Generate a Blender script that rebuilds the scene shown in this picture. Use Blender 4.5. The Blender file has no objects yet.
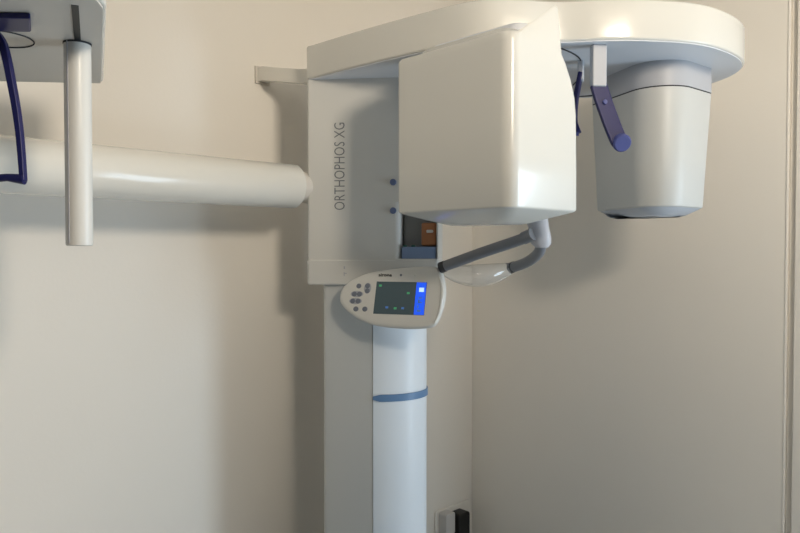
import bpy, bmesh, random
from math import *
from mathutils import Vector, Matrix
random.seed(4)
S = bpy.context.scene
COL = S.collection

# ------------------------------------------------------------------ materials
def mat(name, col, rough=.5, spec=.5, coat=0., bump=0., bscale=200., vary=0., metal=0., trans=0., emit=None, estr=0., ior=1.45):
    m = bpy.data.materials.new(name); m.use_nodes = True
    nt = m.node_tree; b = nt.nodes['Principled BSDF']
    b.inputs['Base Color'].default_value = (*col, 1)
    b.inputs['Roughness'].default_value = rough
    b.inputs['Specular IOR Level'].default_value = spec
    b.inputs['Coat Weight'].default_value = coat
    b.inputs['Coat Roughness'].default_value = .06
    b.inputs['Metallic'].default_value = metal
    b.inputs['Transmission Weight'].default_value = trans
    b.inputs['IOR'].default_value = ior
    if emit:
        b.inputs['Emission Color'].default_value = (*emit, 1)
        b.inputs['Emission Strength'].default_value = estr
    tc = nt.nodes.new('ShaderNodeTexCoord')
    if bump:
        n = nt.nodes.new('ShaderNodeTexNoise'); n.inputs['Scale'].default_value = bscale; n.inputs['Detail'].default_value = 3
        bp = nt.nodes.new('ShaderNodeBump'); bp.inputs['Strength'].default_value = bump; bp.inputs['Distance'].default_value = .002
        nt.links.new(tc.outputs['Object'], n.inputs['Vector']); nt.links.new(n.outputs['Fac'], bp.inputs['Height'])
        nt.links.new(bp.outputs['Normal'], b.inputs['Normal'])
    if vary:
        n2 = nt.nodes.new('ShaderNodeTexNoise'); n2.inputs['Scale'].default_value = 3.0; n2.inputs['Detail'].default_value = 4
        mx = nt.nodes.new('ShaderNodeMix'); mx.data_type = 'RGBA'
        mx.inputs['A'].default_value = (*col, 1)
        mx.inputs['B'].default_value = (*[c * (1 - vary) for c in col], 1)
        nt.links.new(tc.outputs['Object'], n2.inputs['Vector']); nt.links.new(n2.outputs['Fac'], mx.inputs['Factor'])
        nt.links.new(mx.outputs['Result'], b.inputs['Base Color'])
    return m

M = dict(
    wall=mat('wall_paint', (.87, .83, .765), .85, .25, bump=.12, bscale=90, vary=.04),
    greywall=mat('grey_wall_paint', (.20, .205, .21), .85, .25, bump=.12, bscale=90),
    ceil=mat('ceiling_paint', (.78, .76, .72), .9, .2, bump=.1, bscale=60),
    floor=mat('floor_vinyl', (.30, .31, .32), .45, .4, bump=.05, bscale=30, vary=.15),
    white=mat('glossy_white_lacquer', (.68, .665, .615), .22, .5, coat=.3, vary=.015),
    satin=mat('satin_white_plastic', (.66, .65, .615), .38, .45, coat=.08, vary=.02),
    column=mat('daylit_column_coating', (.80, .85, .90), .35, .45, vary=.015),  # blue window light on the front cover is put into this colour
    under=mat('grey_white_plastic', (.66, .68, .72), .35, .45, vary=.03),
    cephunder=mat('grey_plastic', (.66, .62, .56), .4, .4, vary=.04),
    seam=mat('dark_gap', (.06, .06, .065), .8, .2),
    text=mat('grey_print', (.20, .21, .22), .6, .3),
    screw=mat('blue_grey_knob', (.13, .17, .30), .4, .5),
    collar=mat('grey_collar_plastic', (.47, .48, .51), .4, .4),
    armwhite=mat('lit_white_lacquer', (.80, .775, .71), .24, .5, coat=.3),  # machine white made brighter, light on side arm and bracket put into colour
    colshade=mat('shaded_coating', (.57, .575, .555), .4, .45, vary=.02),
    base=mat('blue_grey_base_plastic', (.50, .53, .58), .35, .5),
    blue=mat('dark_blue_plastic', (.008, .009, .085), .4, .5, vary=.1),
    bluelight=mat('slate_blue_plastic', (.065, .078, .24), .45, .5),
    stripe=mat('steel_blue_band', (.13, .24, .42), .4, .5),
    black=mat('black_plastic', (.012, .012, .012), .45, .4),
    grey=mat('mid_grey_handle', (.23, .235, .25), .36, .5, vary=.06),
    dgrey=mat('dark_grey_cap', (.055, .055, .06), .5, .4),
    lgrey=mat('light_grey_bracket', (.43, .44, .48), .3, .5),
    panel=mat('panel_white_plastic', (.70, .69, .65), .4, .4, vary=.02),
    button=mat('grey_button', (.18, .20, .245), .5, .4),
    brown=mat('copper_brown_plastic', (.46, .20, .09), .35, .5, vary=.25),
    niche=mat('niche_grey', (.30, .31, .31), .5, .4),
    nblue=mat('blue_grey_plastic', (.20, .28, .44), .4, .5, vary=.1),
    green=mat('dark_green_stud', (.03, .11, .09), .4, .4),
    plug=mat('white_plug_plastic', (.62, .60, .58), .4, .4),
    screen=mat('dark_display', (.055, .08, .09), .2, .5, emit=(.09, .13, .14), estr=.15),
    sblue=mat('blue_display_strip', (.01, .05, .7), .3, .5, emit=(.015, .12, 1.0), estr=.75),
    swhite=mat('white_display_icon', (.5, .7, 1), .3, .5, emit=(.45, .68, 1), estr=.9),
    sgreen=mat('green_display_mark', (.05, .3, .12), .3, .5, emit=(.05, .30, .14), estr=.4),
    sdim=mat('dim_blue_display_mark', (.05, .12, .3), .3, .5, emit=(.05, .14, .4), estr=.5),
    clear=mat('clear_acrylic', (.95, .97, .98), .06, .6, trans=.9, ior=1.45),
    glass=mat('window_glass', (1, 1, 1), .0, .5, trans=1., ior=1.0),
    frame=mat('white_window_frame', (.8, .8, .8), .4, .4),
    lamp=mat('lamp_diffuser', (.9, .88, .8), .5, .3, emit=(1, .88, .68), estr=30.),
)

# ------------------------------------------------------------------ mesh helpers
def link(name, bm, m, parent=None, sharp=35, bevel=0., seg=3, off=None):
    bmesh.ops.remove_doubles(bm, verts=bm.verts, dist=1e-5)
    bmesh.ops.recalc_face_normals(bm, faces=bm.faces)
    me = bpy.data.meshes.new(name); bm.to_mesh(me); bm.free()
    for p in me.polygons: p.use_smooth = True
    me.set_sharp_from_angle(angle=radians(sharp))
    me.materials.append(m)
    o = bpy.data.objects.new(name, me); COL.objects.link(o)
    if bevel:
        b = o.modifiers.new('bevel', 'BEVEL'); b.width = bevel; b.segments = seg; b.limit_method = 'ANGLE'
        b.angle_limit = radians(40); b.harden_normals = True
    if parent:
        o.parent = parent
        if parent.parent is None: o.location = -parent.location if parent.type == 'EMPTY' else (0, 0, 0)
    return o

def top(o, label, cat, group=None):
    o['label'] = label; o['category'] = cat
    if group: o['group'] = group
    return o
def struct(name, bm, m, **k):
    o = link(name, bm, m, **k); o['kind'] = 'structure'; return o

def loft(bm, rings, cap=True, close=True):
    vs = [[bm.verts.new(p) for p in r] for r in rings]
    n = len(vs[0])
    for a, b in zip(vs, vs[1:]):
        for i in range(n if close else n - 1):
            j = (i + 1) % n
            bm.faces.new((a[i], a[j], b[j], b[i]))
    if cap:
        bm.faces.new(vs[0][::-1]); bm.faces.new(vs[-1])
    return bm

def box(bm, x0, x1, y0, y1, z0, z1):
    return loft(bm, [[(x0, y0, z), (x1, y0, z), (x1, y1, z), (x0, y1, z)] for z in (z0, z1)])

def fbox(bm, o, ax, ay, az, r0, r1):
    """box in a local frame: origin o, axes, lower corner r0, upper corner r1"""
    o, ax, ay, az = map(Vector, (o, ax, ay, az))
    P = lambda a, b, c: o + ax * a + ay * b + az * c
    return loft(bm, [[P(r0[0], r0[1], c), P(r1[0], r0[1], c), P(r1[0], r1[1], c), P(r0[0], r1[1], c)] for c in (r0[2], r1[2])])

def prism(bm, poly, z0, z1):
    return loft(bm, [[(x, y, z) for x, y in poly] for z in (z0, z1)])

def fillet(pts, rads, n=8):
    out = []; N = len(pts)
    if not hasattr(rads, '__len__'): rads = [rads] * N
    for i in range(N):
        p, a, b = Vector(pts[i]), Vector(pts[i - 1]), Vector(pts[(i + 1) % N]); r = rads[i]
        if r <= 0: out.append(tuple(p)); continue
        da, db = (a - p).normalized(), (b - p).normalized()
        ang = da.angle(db); t = min(r / tan(ang / 2), (a - p).length * .49, (b - p).length * .49)
        s, e = p + da * t, p + db * t
        rr = t * tan(ang / 2); c = p + (da + db).normalized() * (rr / sin(ang / 2))
        v0, v1 = s - c, e - c; an = v0.angle(v1)
        for k in range(n + 1):
            q = k / n
            w = (v0 * sin((1 - q) * an) + v1 * sin(q * an)) / sin(an)
            out.append(tuple(c + w))
    return out

def catmull(pts, n=6, closed=True):
    P = [Vector(p) for p in pts]; N = len(P); out = []
    for i in range(N if closed else N - 1):
        if closed: p0, p1, p2, p3 = P[i - 1], P[i], P[(i + 1) % N], P[(i + 2) % N]
        else: p0, p1, p2, p3 = P[max(i - 1, 0)], P[i], P[i + 1], P[min(i + 2, N - 1)]
        for k in range(n):
            t = k / n
            out.append(.5 * ((2 * p1) + (p2 - p0) * t + (2 * p0 - 5 * p1 + 4 * p2 - p3) * t * t + (3 * p1 - p0 - 3 * p2 + p3) * t ** 3))
    if not closed: out.append(P[-1])
    return out

def inset(poly, d):
    """move every point of a counter-clockwise or clockwise polygon inwards by d"""
    N = len(poly); area = sum(poly[i][0] * poly[(i + 1) % N][1] - poly[(i + 1) % N][0] * poly[i][1] for i in range(N))
    s = 1 if area > 0 else -1; out = []
    for i in range(N):
        a, b = Vector(poly[i - 1][:2]), Vector(poly[(i + 1) % N][:2])
        t = (b - a).normalized(); nrm = Vector((-t.y, t.x)) * s
        out.append((poly[i][0] + nrm.x * d, poly[i][1] + nrm.y * d))
    return out

def rounded_prism(bm, poly, z0, z1, r, n=5):
    rings = []
    for k in range(n + 1):
        a = k / n * pi / 2; rings.append([(x, y, z0 + r * (1 - sin(a))) for x, y in inset(poly, r * (1 - cos(a)))][:])
    rings = []
    for k in range(n + 1):
        a = k / n * pi / 2
        rings.append([(x, y, z0 + r - r * cos(a)) for x, y in inset(poly, r - r * sin(a))])
    for k in range(n + 1):
        a = pi / 2 - k / n * pi / 2
        rings.append([(x, y, z1 - r + r * cos(a)) for x, y in inset(poly, r - r * sin(a))])
    return loft(bm, rings)

def sweep(bm, pts, rad, n=14, flat=None, cap=True):
    """tube along pts; rad may be a list; flat=(w,h) with a fixed up vector makes an elliptic or flat section"""
    P = [Vector(p) for p in pts]; rings = []
    up = None
    for i, p in enumerate(P):
        t = (P[min(i + 1, len(P) - 1)] - P[max(i - 1, 0)]).normalized()
        if up is None: up = t.cross(Vector((0, 0, 1)) if abs(t.z) < .9 else Vector((1, 0, 0))).normalized()
        up = (up - t * up.dot(t)).normalized(); sd = t.cross(up)
        r = rad[i] if hasattr(rad, '__len__') else rad
        rings.append([p + up * (cos(2 * pi * k / n) * r) + sd * (sin(2 * pi * k / n) * r) for k in range(n)])
    return loft(bm, rings, cap)

def disc(bm, c, nrm, r, h, n=20, rx=None, ax=None):
    c, nrm = Vector(c), Vector(nrm).normalized()
    ax = Vector(ax).normalized() if ax else nrm.orthogonal().normalized()
    ay = nrm.cross(ax); rx = rx or r
    ring = lambda hh, s=1: [c + nrm * hh + ax * (cos(2 * pi * k / n) * rx * s) + ay * (sin(2 * pi * k / n) * r * s) for k in range(n)]
    return loft(bm, [ring(0), ring(h * .7), ring(h, .85)])

def lettering(name, text, o, ax, ay, length, height, m, parent, thin=0.):
    cu = bpy.data.curves.new('t', 'FONT'); cu.body = text; cu.size = 1; cu.extrude = .0; cu.offset = thin; cu.resolution_u = 3
    ob = bpy.data.objects.new('t', cu); COL.objects.link(ob)
    me = bpy.data.meshes.new_from_object(ob.evaluated_get(bpy.context.evaluated_depsgraph_get()))
    bpy.data.objects.remove(ob)
    bm = bmesh.new(); bm.from_mesh(me)
    xs = [v.co.x for v in bm.verts]; ys = [v.co.y for v in bm.verts]
    sx, sy = length / (max(xs) - min(xs)), height / (max(ys) - min(ys))
    o, ax, ay = Vector(o), Vector(ax).normalized(), Vector(ay).normalized(); az = ax.cross(ay)
    x0, y0 = min(xs), min(ys)
    for v in bm.verts: v.co = o + ax * ((v.co.x - x0) * sx) + ay * ((v.co.y - y0) * sy) + az * .0008
    me2 = bpy.data.meshes.new(name); bm.to_mesh(me2); bm.free(); me2.materials.append(m)
    r = bpy.data.objects.new(name, me2); COL.objects.link(r)
    r.parent = parent
    if parent.type == 'EMPTY': r.location = -parent.location
    return r

B = bmesh.new

# ------------------------------------------------------------------ the room
X0, X1, Y0, Y1, H = -1.3, 2.358, -1.35, 2.0, 2.72
struct('floor', box(B(), X0 - .1, X1 + .1, Y0 - .1, Y1 + .1, -.1, 0), M['floor'])
struct('ceiling', box(B(), X0 - .1, X1 + .1, Y0 - .1, Y1 + .1, H, H + .1), M['ceil'])
struct('wall_left', box(B(), X0 - .1, X1 + .1, Y1, Y1 + .1, 0, H), M['wall'])
# right wall: a narrow recess beside the casing, and beyond it (outside the photo) a window
RY0, RY1, RZ0, RZ1 = -1.10, .10, .45, 1.75
b = B(); box(b, X1, X1 + .15, .733, Y1, 0, H); box(b, X1 + .018, X1 + .15, .712, .733, 0, H)
box(b, X1, X1 + .15, RY1, .712, 0, H); box(b, X1, X1 + .15, Y0, RY0, 0, H)
box(b, X1, X1 + .15, RY0, RY1, 0, RZ0); box(b, X1, X1 + .15, RY0, RY1, RZ1, H)
struct('wall_right', b, M['wall'], bevel=.003, seg=2)
b = B(); sweep(b, [(X1 + .001, .7345, 0), (X1 + .001, .7345, H)], .0045, 10)
struct('trim_1', b, M['wall'])
w = B()
for y in (RY0, (RY0 + RY1) / 2 - .025, RY1 - .05): box(w, X1 + .06, X1 + .12, y, y + .05, RZ0, RZ1)
for z in (RZ0, RZ1 - .05): box(w, X1 + .06, X1 + .12, RY0, RY1, z, z + .05)
win = struct('window_1', w, M['frame'])
g = struct('window_1_glass', box(B(), X1 + .087, X1 + .093, RY0, RY1, RZ0, RZ1), M['glass']); g.parent = win
struct('wall_back', box(B(), X0 - .1, X0, Y0 - .1, Y1 + .1, 0, H), M['greywall'])
struct('wall_front', box(B(), X0 - .1, X1 + .15, Y0 - .1, Y0, 0, H), M['greywall'])

# ------------------------------------------------------------------ the x-ray machine
R = bpy.data.objects.new('x_ray_machine', None); COL.objects.link(R); R.location = (1.40, 1.70, 0)
R.empty_display_size = .2
top(R, 'white panoramic dental x-ray machine with overhead arm standing in the room corner', 'x-ray machine')

F = Vector((.64, -.77, 0)).normalized(); W = Vector((.77, .64, 0)).normalized(); N = -W; UP = Vector((0, 0, 1))
C0 = Vector((1.24, 1.69, 0))
def L(t, w, z=0.): return C0 + F * t + W * w + UP * z
def L2(t, w): p = L(t, w); return (p.x, p.y)

# column: flat back section and a bulging front cover that starts at a seam
K = Vector((1.280, 1.668, 0))
def K2(t, w): p = K + F * t + W * w; return (p.x, p.y)
back = fillet([K2(0, 0), K2(.150, 0), K2(.150, .36), K2(0, .36)], [.012, 0, 0, .012])
link('column', prism(B(), back, 0.02, 1.452), M['colshade'], R)
front = [K2(.1515, -.001)] + [K2(.1515 + .150 * sin(a), .125 - .126 * cos(a)) for a in [k / 28 * pi for k in range(29)]]
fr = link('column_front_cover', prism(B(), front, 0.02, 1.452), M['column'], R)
# blue band wrapped round the front cover
bd = [(.1515 + .151 * sin(a), .125 - .1275 * cos(a)) for a in [k / 30 * pi * .62 for k in range(31)]]
b = B(); rings = []
for i, (t, w) in enumerate(bd):
    hh = .0105 * min(1, .45 + i * .25)
    zc = 1.110
    o1, o2 = K2(t, w), K2(t + .003 * sin(i / 30 * pi * .62), w - .003)
    rings.append([(o1[0], o1[1], zc - hh), (o2[0], o2[1], zc - hh), (o2[0], o2[1], zc + hh), (o1[0], o1[1], zc + hh)])
link('blue_band', loft(b, rings), M['stripe'], fr)
link('base_plate', rounded_prism(B(), fillet([K2(-.08, -.1), K2(.42, -.1), K2(.42, .35), K2(-.08, .35)], .05), 0, .03, .008), M['satin'], R)

# carriage: upper body with the side niche, lower cover under a seam
body = fillet([L2(0, 0), L2(.388, 0), L2(.388, .24), L2(0, .24)], [.008, .006, .05, .02])
b = B()
full = lambda z0, z1: prism(b, body, z0, z1)
full(1.690, 2.052)
low = fillet([L2(0, 0), L2(.279, 0), L2(.279, .24), L2(0, .24)], [.008, .02, 0, .02])
prism(b, low, 1.524, 1.690)
pil = [L2(.384, .0), L2(.388, 0.0), L2(.388, .236), L2(.279, .236), L2(.279, .1), L2(.384, .1)]
prism(b, pil, 1.524, 1.690)
car = link('carriage', b, M['satin'], R)
low2 = fillet([L2(-.002, -.003), L2(.391, -.003), L2(.391, .24), L2(-.002, .24)], [.012, .012, .05, .02])
link('lower_cover', rounded_prism(B(), low2, 1.447, 1.521, .005), M['satin'], R)
link('seam_strip', prism(B(), inset(low2, .003), 1.5205, 1.5245), M['panel'], R)
lettering('machine_name_lettering', 'ORTHOPHOS XG', L(.113, -.0003, 1.668), UP, -F, .256, .0315, M['text'], car, thin=-.004)
for z in (1.748, 1.665):
    link('screw', disc(B(), L(.2565, .0, z), N, .0095, .006), M['screw'], car)
# niche contents
link('niche_lining', fbox(B(), L(.281, .02, 1.522), F, W, UP, (0, 0, .0), (.100, .078, .166)), M['niche'], R) if False else None
b = B(); fbox(b, L(.280, .055, 1.524), F, W, UP, (0, 0, 0), (.104, .043, .164))
link('niche_lining', b, M['niche'], R, bevel=.01)
b = B(); fbox(b, L(.281, .002, 1.5235), F, W, UP, (0, 0, 0), (.100, .055, .036))
tr = link('accessory_tray', b, M['nblue'], R, bevel=.003)
for t in (.01, .034):
    link('stud', disc(B(), L(.281 + t, .006, 1.5595), UP, .006, .005), M['green'], tr)
b = B(); fbox(b, L(.338, .012, 1.562), F, W, UP, (0, 0, 0), (.044, .04, .068))
br = link('bite_block_holder', b, M['brown'], R, bevel=.006)
b = B(); fbox(b, L(.353, .006, 1.600), F, W, UP, (0, 0, 0), (.02, .008, .009))
link('bite_block', b, M['satin'], br, bevel=.003)

# overhead arm: widens and sweeps out to a rounded end
slab = [(1.24, 1.69), (1.252, 1.48), (1.273, 1.265), (1.302, 1.10), (1.372, 1.020), (1.452, .965), (1.515, .885), (1.59, .812), (1.715, .735), (1.855, .712), (1.985, .728), (2.085, .787),
        (2.155, .89), (2.172, 1.02), (2.12, 1.17), (2.01, 1.30), (1.80, 1.50), (1.60, 1.68)]
body_pts = [tuple(p) for p in catmull(slab, 6, closed=False)]
body_pts += [(1.43, 1.84)]
body_pts = fillet([body_pts[-1]] + body_pts[:1], 0)[0:1] + body_pts[:-1]
arm = link('overhead_arm', rounded_prism(B(), body_pts, 2.054, 2.150, .006, 4), M['white'], R)
ub = B(); prism(ub, inset(body_pts, .0065), 2.0515, 2.056)
link('underside_panel', ub, M['under'], arm)
sm = catmull([(1.985, 1.29, 2.051), (2.028, 1.21, 2.051), (2.036, 1.11, 2.051), (2.036, 1.01, 2.051), (1.99, .945, 2.051), (1.945, .925, 2.051), (1.915, .94, 2.051)], 8, closed=False)
link('underside_seam', sweep(B(), sm, [.001 + .0055 * sin(pi * min(1, (i + 1) / len(sm))) for i in range(len(sm))], 8), M['seam'], arm)
sm2 = catmull([(1.47, .985, 2.051), (1.60, 1.00, 2.051), (1.75, 1.08, 2.051), (1.86, 1.18, 2.051)], 6, closed=False)
link('underside_seam', sweep(B(), sm2, .0022, 6), M['seam'], arm)

# wall bracket
b = B(); rings = []
for x, y, z0, z1, hw in ((1.274, 2.0, 2.104, 2.150, .03), (1.274, 1.97, 2.103, 2.149, .028), (1.268, 1.90, 2.088, 2.132, .022), (1.29, 1.79, 2.066, 2.110, .022), (1.30, 1.72, 2.058, 2.10, .026)):
    rings.append([(x - hw * .4, y, z0), (x + hw, y, z0), (x + hw, y, z1), (x - hw * .4, y, z1)])
link('wall_bracket', loft(b, rings), M['armwhite'], R, bevel=.003)
link('bracket_plate', box(B(), 1.256, 1.31, 1.9925, 2.0, 2.098, 2.154), M['cephunder'], R)

# tube head
def plan(xr, ins=0.):
    c = [(1.172 + ins, 1.235 - ins), (1.173 + ins, .890 + ins), (xr - ins, .890 + ins), (xr - ins, 1.235 - ins)]
    rr = [.014, .030, .018, .03]; n = 8; out = []
    for i in range(4):
        p, a, d = Vector(c[i]), Vector(c[i - 1]), Vector(c[(i + 1) % 4]); r = rr[i]
        da, db = (a - p).normalized(), (d - p).normalized()
        for k in range(n + 1):
            q = k / n * pi / 2
            out.append(p + da * (r * (1 - sin(q))) + db * (r * (1 - cos(q))))
        e = d - db * rr[(i + 1) % 4]; s = p + db * r
        for k in range(1, 12): out.append(s + (e - s) * (k / 12))
    return out
def topz(p):
    if p.y < .935:
        if p.x < 1.343:
            q = max(0, (p.x - 1.195) / .148); return 2.008 + .088 * q
        return max(1.95, 2.014 - (p.x - 1.343) * .1)
    return 2.008 + .034 * min(1, max(0, (p.x - 1.172) / .1)) if p.x > 1.19 else 2.008
rings = []
for z, ins in ((1.609, .09), (1.613, .075), (1.6375, .005), (1.640, .0015), (1.643, 0)):
    rings.append([(p.x, p.y, z) for p in plan(1.432, ins)])
for z, xr in ((1.75, 1.431), (1.86, 1.428), (1.90, 1.422), (1.94, 1.405), (1.97, 1.385), (1.99, 1.368)):
    rings.append([(p.x, p.y, z) for p in plan(xr)])
pt = plan(1.352); rings.append([(p.x, p.y, topz(p) - .006) for p in pt])
rings.append([(q.x, q.y, topz(p)) for p, q in zip(pt, plan(1.352, .004))])
rings.append([(q.x, q.y, min(topz(p), 2.040) - .004) for p, q in zip(pt, plan(1.352, .02))])
rings.append([(q.x, q.y, 2.034) for p, q in zip(pt, plan(1.352, .05))])
th = link('tube_head', loft(B(), rings), M['white'], R, sharp=50)
link('tube_head_neck', rounded_prism(B(), fillet([(1.26, .935), (1.425, .925), (1.428, 1.21), (1.26, 1.21)], .03), 1.88, 2.053, .004), M['under'], th)

# detector opposite the tube head
def dplan(s, ins=0.):
    c = Vector((1.885, .955))
    p = [(1.880, 1.128), (1.730, .832), (1.994, .814), (2.045, 1.03)]
    q = fillet([tuple(c + (Vector(v) - c) * s) for v in p], [.02, .10, .045, .06], 12)
    return inset(q, ins) if ins else q
rings = []
for z, s, ins in ((1.6655, .93, .006), (1.667, .93, .002), (1.671, .932, 0), (1.80, .975, 0), (1.93, 1.022, 0), (1.982, 1.040, 0)):
    rings.append([(x, y, z) for x, y in dplan(s, ins)])
det = link('detector', loft(B(), rings), M['colshade'], R, sharp=50)
link('detector_seam', prism(B(), dplan(1.036), 1.982, 1.986), M['seam'], det)
link('detector_collar', prism(B(), dplan(1.044), 1.9855, 2.0535), M['collar'], det)
ib = B(); loft(ib, [[(x, y, z) for x, y in dplan(.93, q)] for z, q in ((1.644, .06), (1.647, .045), (1.663, .010), (1.668, .006))])
dbp = link('detector_base_panel', ib, M['base'], det, sharp=60)
link('detector_base_slot', prism(B(), inset(dplan(.93), .068), 1.6425, 1.646), M['collar'], det)

# temple supports: blue curved plates hung under the arm
def support(pts, wdir, w, th):
    b = B(); P = catmull(pts, 6, closed=False); rings = []
    wd = Vector(wdir).normalized()
    for i, p in enumerate(P):
        t = (P[min(i + 1, len(P) - 1)] - P[max(i - 1, 0)]).normalized(); nn = t.cross(wd).normalized(); ww = nn.cross(t)
        hw = w / 2 * (1. if i < len(P) - 3 else (.95, .8, .5)[i - len(P) + 3])
        rings.append([p - ww * hw - nn * th / 2, p + ww * hw - nn * th / 2, p + ww * hw + nn * th / 2, p - ww * hw + nn * th / 2])
    return loft(b, rings)
cr = Vector((.80, -.60, 0))
ts = link('temple_support', support([(1.549, .912, 1.958), (1.558, .902, 1.915), (1.571, .887, 1.860), (1.587, .869, 1.800)], cr, .042, .012), M['blue'], R, bevel=.003)
link('temple_pad', disc(B(), (1.586, .870, 1.815), Vector((-.6, -.75, -.45)), .0225, .014), M['bluelight'], ts)
link('rivet', disc(B(), (1.554, .897, 1.912), Vector((-.6, -.78, 0)), .006, .006), M['bluelight'], ts)
link('support_lug', fbox(B(), (1.549, .912, 1.95), cr, cr.cross(UP), UP, (-.018, -.012, 0), (.018, .012, .103)), M['collar'], R, bevel=.004)
vd = Vector((.88, .47, 0))
ts2 = link('temple_support', support([(1.648, 1.022, 2.02), (1.640, 1.03, 1.96), (1.638, 1.033, 1.90), (1.646, 1.024, 1.862)], vd, .045, .012), M['blue'], R, bevel=.003)
link('temple_pad', disc(B(), (1.643, 1.028, 1.875), Vector((-.47, .88, -.2)), .020, .010), M['bluelight'], ts2)
link('support_lug', fbox(B(), (1.648, 1.022, 2.00), vd, vd.cross(UP), UP, (-.018, -.008, 0), (.018, .008, .0535)), M['collar'], R, bevel=.004)

# patient handle
AP = Vector((1.508, 1.060, 1.588))
hb = B(); rings = []
for dz, hw, hd, off in ((.085, .032, .022, -.008), (.05, .030, .022, -.004), (.02, .027, .022, .003), (-.005, .03, .022, .006), (-.022, .026, .018, .010), (-.032, .016, .012, .012)):
    c = AP + UP * dz + Vector((.722, -.692, 0)) * off
    r_ = Vector((.722, -.692, 0)); d_ = Vector((.692, .722, 0))
    rings.append([c + r_ * (hw * cos(a)) + d_ * (hd * sin(a)) for a in [k / 20 * 2 * pi for k in range(20)]])
hbk = link('handle_bracket', loft(hb, rings), M['lgrey'], R)
link('handle_support_bar', sweep(B(), [(1.505, 1.04, 1.672), (1.545, 1.24, 1.672), (1.56, 1.46, 1.672)], .014), M['lgrey'], R)
hA = [AP + Vector((-.022, .0, .002)), Vector((1.490, 1.10, 1.577)), Vector((1.455, 1.20, 1.543)), Vector((1.418, 1.313, 1.502))]
ha = link('handle_bar', sweep(B(), catmull(hA, 6, closed=False), .0148, 16), M['grey'], R)
e = (hA[3] - hA[2]).normalized(); link('handle_end_cap', sweep(B(), [hA[3] - e * .012, hA[3] + e * .004], .0156, 16), M['dgrey'], ha)
e0 = (hA[0] - hA[1]).normalized(); link('handle_collar', sweep(B(), [hA[0] + e0 * .004, hA[0] - e0 * .03], .0168, 16), M['grey'], ha)
hB = [AP + Vector((.016, .0, -.012)), Vector((1.552, 1.085, 1.545)), Vector((1.577, 1.14, 1.518)), Vector((1.598, 1.21, 1.5))]
hbb = link('handle_bar', sweep(B(), catmull(hB, 6, closed=False), .0148, 16), M['grey'], R)
e = (hB[3] - hB[2]).normalized(); link('handle_end_cap', sweep(B(), [hB[3] - e * .012, hB[3] + e * .004], .0156, 16), M['dgrey'], hbb)

# clear curved tray between the two bars
b = B(); A0, A1 = Vector((1.424, 1.322, 1.487)), Vector((1.612, 1.205, 1.497))
nu, nv = 20, 8
outd = Vector((-.53, -.85, 0))
G = []
for i in range(nu + 1):
    q = i / nu; p = A0.lerp(A1, q); s = sin(pi * q)
    row = []
    for j in range(nv + 1):
        v_ = j / nv
        row.append(p + UP * (.016 * (1 - v_) - .042 * s ** .8 * v_) + outd * (.04 * s * sin(pi * (.15 + .75 * v_))))
    G.append(row)
vs = [[b.verts.new(p) for p in r] for r in G]
for i in range(nu):
    for j in range(nv): b.faces.new((vs[i][j], vs[i + 1][j], vs[i + 1][j + 1], vs[i][j + 1]))
tray = link('clear_tray', b, M['clear'], R)
so = tray.modifiers.new('thickness', 'SOLIDIFY'); so.thickness = .003
tray['label'] = 'clear plastic curved tray'
rim = [G[i][nv] for i in range(nu + 1)]

# control panel, tilted, fixed in front of the lower cover
PC = Vector((1.332, 1.421, 1.419)); PU = Vector((.4415, -.8973, 0)); PV = Vector((.26233, .12908, .9563)); PN = PU.cross(PV)
def PP(u, v, n=0.): return PC + PU * u + PV * v + PN * n
out = [(-.1623, -.0008), (-.1588, .0199), (-.1454, .038), (-.1168, .0561), (-.0695, .0735), (.014, .086), (.1018, .0920), (.1317, .0832), (.1461, .0513), (.1526, .0093), (.1455, -.0381),
       (.129, -.0744), (.0902, -.0841), (.0328, -.0863), (-.0417, -.0808), (-.095, -.0656), (-.1351, -.041), (-.1564, -.0212)]
oc = [tuple(p) for p in catmull(out, 5)]
b = B(); rings = []
for n_, i_ in ((-.036, .030), (-.030, .014), (-.020, .003), (-.012, 0), (-.005, .0015), (-.001, .006), (0, .012)):
    rings.append([PP(x, y, n_) for x, y in inset(oc, i_)])
pan = link('control_panel', loft(b, rings), M['panel'], R, sharp=60)
fbx = lambda u0, u1, v0, v1, n0, n1: fbox(B(), PC, PU, PV, PN, (u0, v0, n0), (u1, v1, n1))
link('panel_mount', fbx(-.02, .09, .02, .075, -.10, -.02), M['satin'], R)
link('screen', fbx(-.0505, .0985, -.049, .0437, -.002, .0012), M['screen'], pan)
link('screen_blue_strip', fbx(.069, .0975, -.048, .0427, .0012, .0016), M['sblue'], pan)
for v0, v1, u0, u1 in ((.016, .028, .078, .092), (-.003, .001, .078, .089), (-.016, -.006, .077, .083), (-.016, -.0125, .077, .09), (-.030, -.021, .077, .081), (-.040, -.034, .076, .088)):
    link('screen_icon', fbx(u0, u1, v0, v1, .0016, .0019), M['swhite'] if v0 > .01 else M['sdim'], pan)
for u_, v_, m_ in ((.047, .012, 'sgreen'), (.035, -.031, 'sdim'), (.013, -.032, 'sgreen'), (-.012, -.03, 'sdim'), (-.038, .032, 'sgreen')):
    link('screen_mark', fbx(u_ - .004, u_ + .004, v_ - .003, v_ + .003, .0012, .0015), M[m_], pan)
for u_, v_, rx in ((-.1040, .0298, .0075), (-.0772, .0310, .0078), (-.0762, .0165, .0075), (-.1150, .0063, .0078), (-.0992, .0063, .0078), (-.1172, -.0142, .0078), (-.1010, -.0142, .0078), (-.1050, -.0370, .0078), (-.0775, -.0366, .0078)):
    link('button', disc(B(), PP(u_, v_, -.001), PN, .0072, .003, 18, rx, PU), M['button'], pan)
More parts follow.
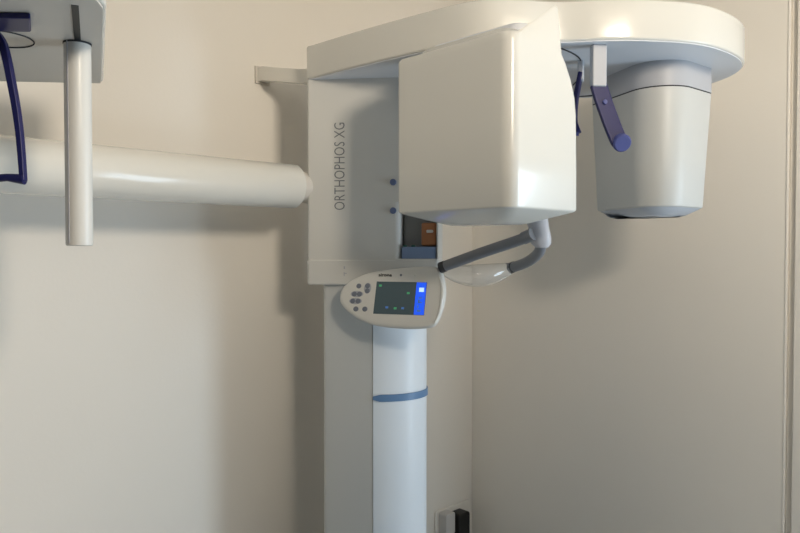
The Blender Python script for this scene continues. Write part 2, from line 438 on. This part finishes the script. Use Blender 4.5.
for u_, v_, rx, ry in ((-.1072, .0063, .0205, .0098), (-.1092, -.0142, .0205, .0098), (-.0767, .0238, .0115, .0165)):
    link('button_surround', disc(B(), PP(u_, v_, -.0015), PN, ry, .0019, 26, rx, PU), M['lgrey'], pan)
lettering('maker_lettering', 'sirona', PP(-.047, .0590, .0006), PU, PV, .040, .0085, M['black'], pan, thin=.02)
link('panel_mark', disc(B(), PP(.0195, .0635, -.001), PN, .0035, .002), M['button'], pan)
link('indicator_light', disc(B(), PP(.061, .0640, -.001), PN, .003, .002), M['satin'], pan)
# bright bezel along the right edge
cp = [(.1345, .0600), (.1435, .0371), (.1478, .0092), (.1440, -.0365), (.1318, -.0720)]
link('panel_bezel', sweep(B(), [PP(x - .003, y, .0005) for x, y in catmull([Vector(c) for c in cp], 6, closed=False)], [.0015 + .0042 * sin(pi * i / 24) for i in range(25)], 10), M['white'], pan)
# small hand symbol on the lower cover
for z, w_, h_ in ((1.494, .004, .008), (1.480, .009, .0025), (1.473, .0025, .012)):
    link('cover_symbol', fbox(B(), L(.110, -.0032, z), F, N, UP, (0, 0, 0), (w_, .0006, h_)), M['lgrey'], R)

# side arm along the wall
TX = 1.216; tz, ty, tr_ = 1.738, 1.722, .0645
b = B(); rings = []
for x, r in ((.06, tr_ - .01), (.066, tr_ - .002), (.075, tr_), (TX - .004, tr_), (TX - .001, tr_ - .002), (TX, tr_ - .005)):
    rings.append([(x, ty + r * cos(a), tz + r * sin(a)) for a in [k / 48 * 2 * pi for k in range(48)]])
link('side_arm', loft(b, rings), M['armwhite'], R)
link('side_arm_joint', sweep(B(), [(TX - .005, ty, tz), (1.36, ty, tz)], .046, 24), M['cephunder'], R)
link('side_post', sweep(B(), [(.17, 1.70, 1.74), (.17, 1.66, 1.95)], .045, 20), M['white'], R)
# head holder unit at the end of the side arm
hp = fillet([(.576, 1.505), (.402, 1.035), (.372, .992), (.30, 1.0), (.0, 1.28), (.22, 1.79)], [.012, .05, .03, .08, .08, .05], 6)
hu = link('head_holder_housing', rounded_prism(B(), hp, 1.903, 2.0, .006), M['white'], R)
link('housing_underside', prism(B(), inset(hp, .005), 1.900, 1.906), M['cephunder'], hu)
link('holder_slot', fbox(B(), (.363, 1.050, 1.8992), (Vector((.43, 1.232, 0)) - Vector((.363, 1.05, 0))).normalized(), (Vector((.43, 1.232, 0)) - Vector((.363, 1.05, 0))).normalized().cross(UP), UP, (0, -.005, 0), (.19, .005, .003)), M['black'], hu)
b = B(); rings = []
TC = Vector((.432, 1.240, 0))
for z, r in ((1.557, .0190), (1.558, .0210), (1.560, .0216), (1.8995, .0216)):
    rings.append([(TC.x + r * cos(a), TC.y + r * sin(a), z) for a in [k / 32 * 2 * pi for k in range(32)]])
sl = link('holder_rod', loft(b, rings), M['satin'], R)
link('rod_groove', fbox(B(), (TC.x - .0194, TC.y - .0095, 1.562), (.9, .4, 0), (-.4, .9, 0), UP, (-.0012, -.0012, 0), (.0012, .0012, .337)), M['lgrey'], sl)
link('rod_collar', sweep(B(), [(TC.x, TC.y, 1.897), (TC.x, TC.y, 1.9)], .0226, 28), M['seam'], sl)
pd = B(); c = Vector((.33, 1.30, 1.899))
ring = [c + Vector((cos(a), sin(a), 0)) * .050 for a in [k / 48 * 2 * pi for k in range(49)]]
link('rotation_ring', sweep(pd, ring, .0011, 6), M['seam'], hu)
bx = Vector((-.752, .66, 0)).normalized()
link('blue_slider', fbox(B(), (.3265, 1.127, 1.884), bx, Vector((.29, .957, 0)), UP, (0, .0, .007), (.17, .075, .016)), M['blue'], R, bevel=.003)
P = catmull([(.300, 1.246, 1.902), (.316, 1.233, 1.876), (.326, 1.221, 1.809), (.333, 1.212, 1.739), (.3365, 1.206, 1.658)], 6, closed=False)
wd = Vector((.722, -.692, 0)); b = B(); rings = []
for i, p in enumerate(P):
    hw = .0068 - .0026 * i / (len(P) - 1); nn = Vector((.692, .722, 0)) * .006
    rings.append([p - wd * hw - nn, p + wd * hw - nn, p + wd * hw + nn, p - wd * hw + nn])
er = link('ear_rod_arm', loft(b, rings), M['blue'], R, bevel=.002)
link('ear_rod', sweep(B(), [(.338, 1.205, 1.661), (.318, 1.224, 1.664), (.285, 1.255, 1.660)], [.0085, .006, .0065], 12), M['blue'], er)

# ------------------------------------------------------------------ mains socket and plugs on the left wall
b = B(); 
def yprism(bm, poly, y0, y1): return loft(bm, [[(x, y, z) for x, z in poly] for y in (y0, y1)])
yprism(b, fillet([(2.115, .285), (2.335, .285), (2.335, .455), (2.115, .455)], .01), 2.0, 1.989)
so_ = link('wall_socket', b, M['wall'], None, bevel=.003)
top(so_, 'pale double wall socket low on the wall beside the room corner', 'socket')
def plug(name, x0, x1, z0, z1, dep, m, label):
    t = bpy.data.objects.new(name, None); COL.objects.link(t); t.location = ((x0 + x1) / 2, 1.989, (z0 + z1) / 2)
    top(t, label, 'plug', 'plugs in the double wall socket')
    b = B(); yprism(b, fillet([(x0, z0 + .012), (x0 + .014, z0), (x1 - .014, z0), (x1, z0 + .012), (x1, z1), (x0, z1)], [.006] * 4 + [.012] * 2, 4), 1.989, 1.989 - dep)
    link('plug_body', b, m, t, bevel=.004)
    xm = (x0 + x1) / 2; y = 1.989 - dep * .5
    P = catmull([(xm, y, z0 + .01), (xm, y, z0 - .06), (xm - .01, y - .005, z0 - .18), (xm - .03, y + .005, .05), (xm - .09, y - .01, .012)], 6, closed=False)
    link('cord', sweep(B(), P, .006, 10), m, t)
    return t
plug('power_plug', 2.130, 2.187, .352, .452, .045, M['plug'], 'white power plug in the left half of the wall socket')
plug('power_plug', 2.200, 2.270, .318, .435, .055, M['black'], 'black square power plug in the right half of the wall socket')

# ------------------------------------------------------------------ tall cabinet added out of view to shade the lower centre
cb = bpy.data.objects.new('shade_blocker', None); COL.objects.link(cb); cb.location = (.61, -.7, 0)
top(cb, 'added unseen tall grey two door cabinet standing free behind the photographer', 'blocker')
CX0, CX1, CY0, CY1, CH = .43, .79, -.84, -.50, 2.14
link('body', box(B(), CX0, CX1, CY0, CY1, 0, CH), M['cephunder'], cb, bevel=.006)
for a_, c_ in ((CX0 + .006, (CX0 + CX1) / 2 - .002), ((CX0 + CX1) / 2 + .002, CX1 - .006)):
    d_ = link('door', box(B(), a_, c_, CY1, CY1 + .018, .06, CH - .01), M['cephunder'], cb, bevel=.003)
    hx = c_ - .03 if a_ < .6 else a_ + .03
    link('handle', sweep(B(), [(hx, CY1 + .018, 1.0), (hx, CY1 + .04, 1.01), (hx, CY1 + .04, 1.13), (hx, CY1 + .018, 1.14)], .006, 10), M['lgrey'], d_)

# ------------------------------------------------------------------ daylight through the two windows
def area(name, loc, target, sx, sy, power, col):
    l = bpy.data.lights.new(name, 'AREA'); l.shape = 'RECTANGLE'; l.size = sx; l.size_y = sy; l.energy = power; l.color = col
    o = bpy.data.objects.new(name, l); COL.objects.link(o); o.location = loc
    o.rotation_euler = (Vector(target) - Vector(loc)).to_track_quat('-Z', 'Y').to_euler(); return o
LP, AIM = Vector((.36, -1.12, 2.36)), Vector((.60, .80, -.30)).normalized()
LR = AIM.cross(UP).normalized(); LU = LR.cross(AIM)
fl = bpy.data.objects.new('wall_lamp', None); COL.objects.link(fl); fl.location = (.36, Y0, 2.36)
top(fl, 'square warm white wall lamp mounted high behind the photographer', 'lamp')
link('lamp_housing', fbox(B(), LP, LR, LU, AIM, (-.20, -.20, -.06), (.20, .20, -.012)), M['frame'], fl, bevel=.006)
link('lamp_diffuser', fbox(B(), LP, LR, LU, AIM, (-.19, -.19, -.012), (.19, .19, -.004)), M['lamp'], fl)
link('lamp_arm', sweep(B(), [LP - AIM * .05, (.36, Y0, 2.36)], .02, 12), M['frame'], fl)
area('wall_lamp_light', LP, LP + AIM, .38, .38, 32, (1, .87, .72))
area('side_window_daylight', (X1 + .03, (RY0 + RY1) / 2, (RZ0 + RZ1) / 2), (0, (RY0 + RY1) / 2, (RZ0 + RZ1) / 2), RY1 - RY0, RZ1 - RZ0, 45, (.66, .84, 1))
wd_ = bpy.data.worlds.new('sky'); S.world = wd_; wd_.use_nodes = True
bg = wd_.node_tree.nodes['Background']; bg.inputs[0].default_value = (.75, .87, 1, 1); bg.inputs[1].default_value = .6

# ------------------------------------------------------------------ camera
cam = bpy.data.cameras.new('camera'); co = bpy.data.objects.new('camera', cam); COL.objects.link(co)
A, Pt = radians(46.2), atan(16.5 / 700)
fw = Vector((cos(A) * cos(Pt), sin(A) * cos(Pt), -sin(Pt))); rt = Vector((sin(A), -cos(A), 0)); up = rt.cross(fw)
co.matrix_world = Matrix(((rt.x, up.x, -fw.x, 0), (rt.y, up.y, -fw.y, 0), (rt.z, up.z, -fw.z, 1.55), (0, 0, 0, 1)))
cam.sensor_width = 36; cam.lens = 31.5; cam.clip_start = .02
S.camera = co
S.view_settings.view_transform = 'Standard'; S.view_settings.look = 'None'; S.view_settings.gamma = 1
S.view_settings.exposure = -0.06
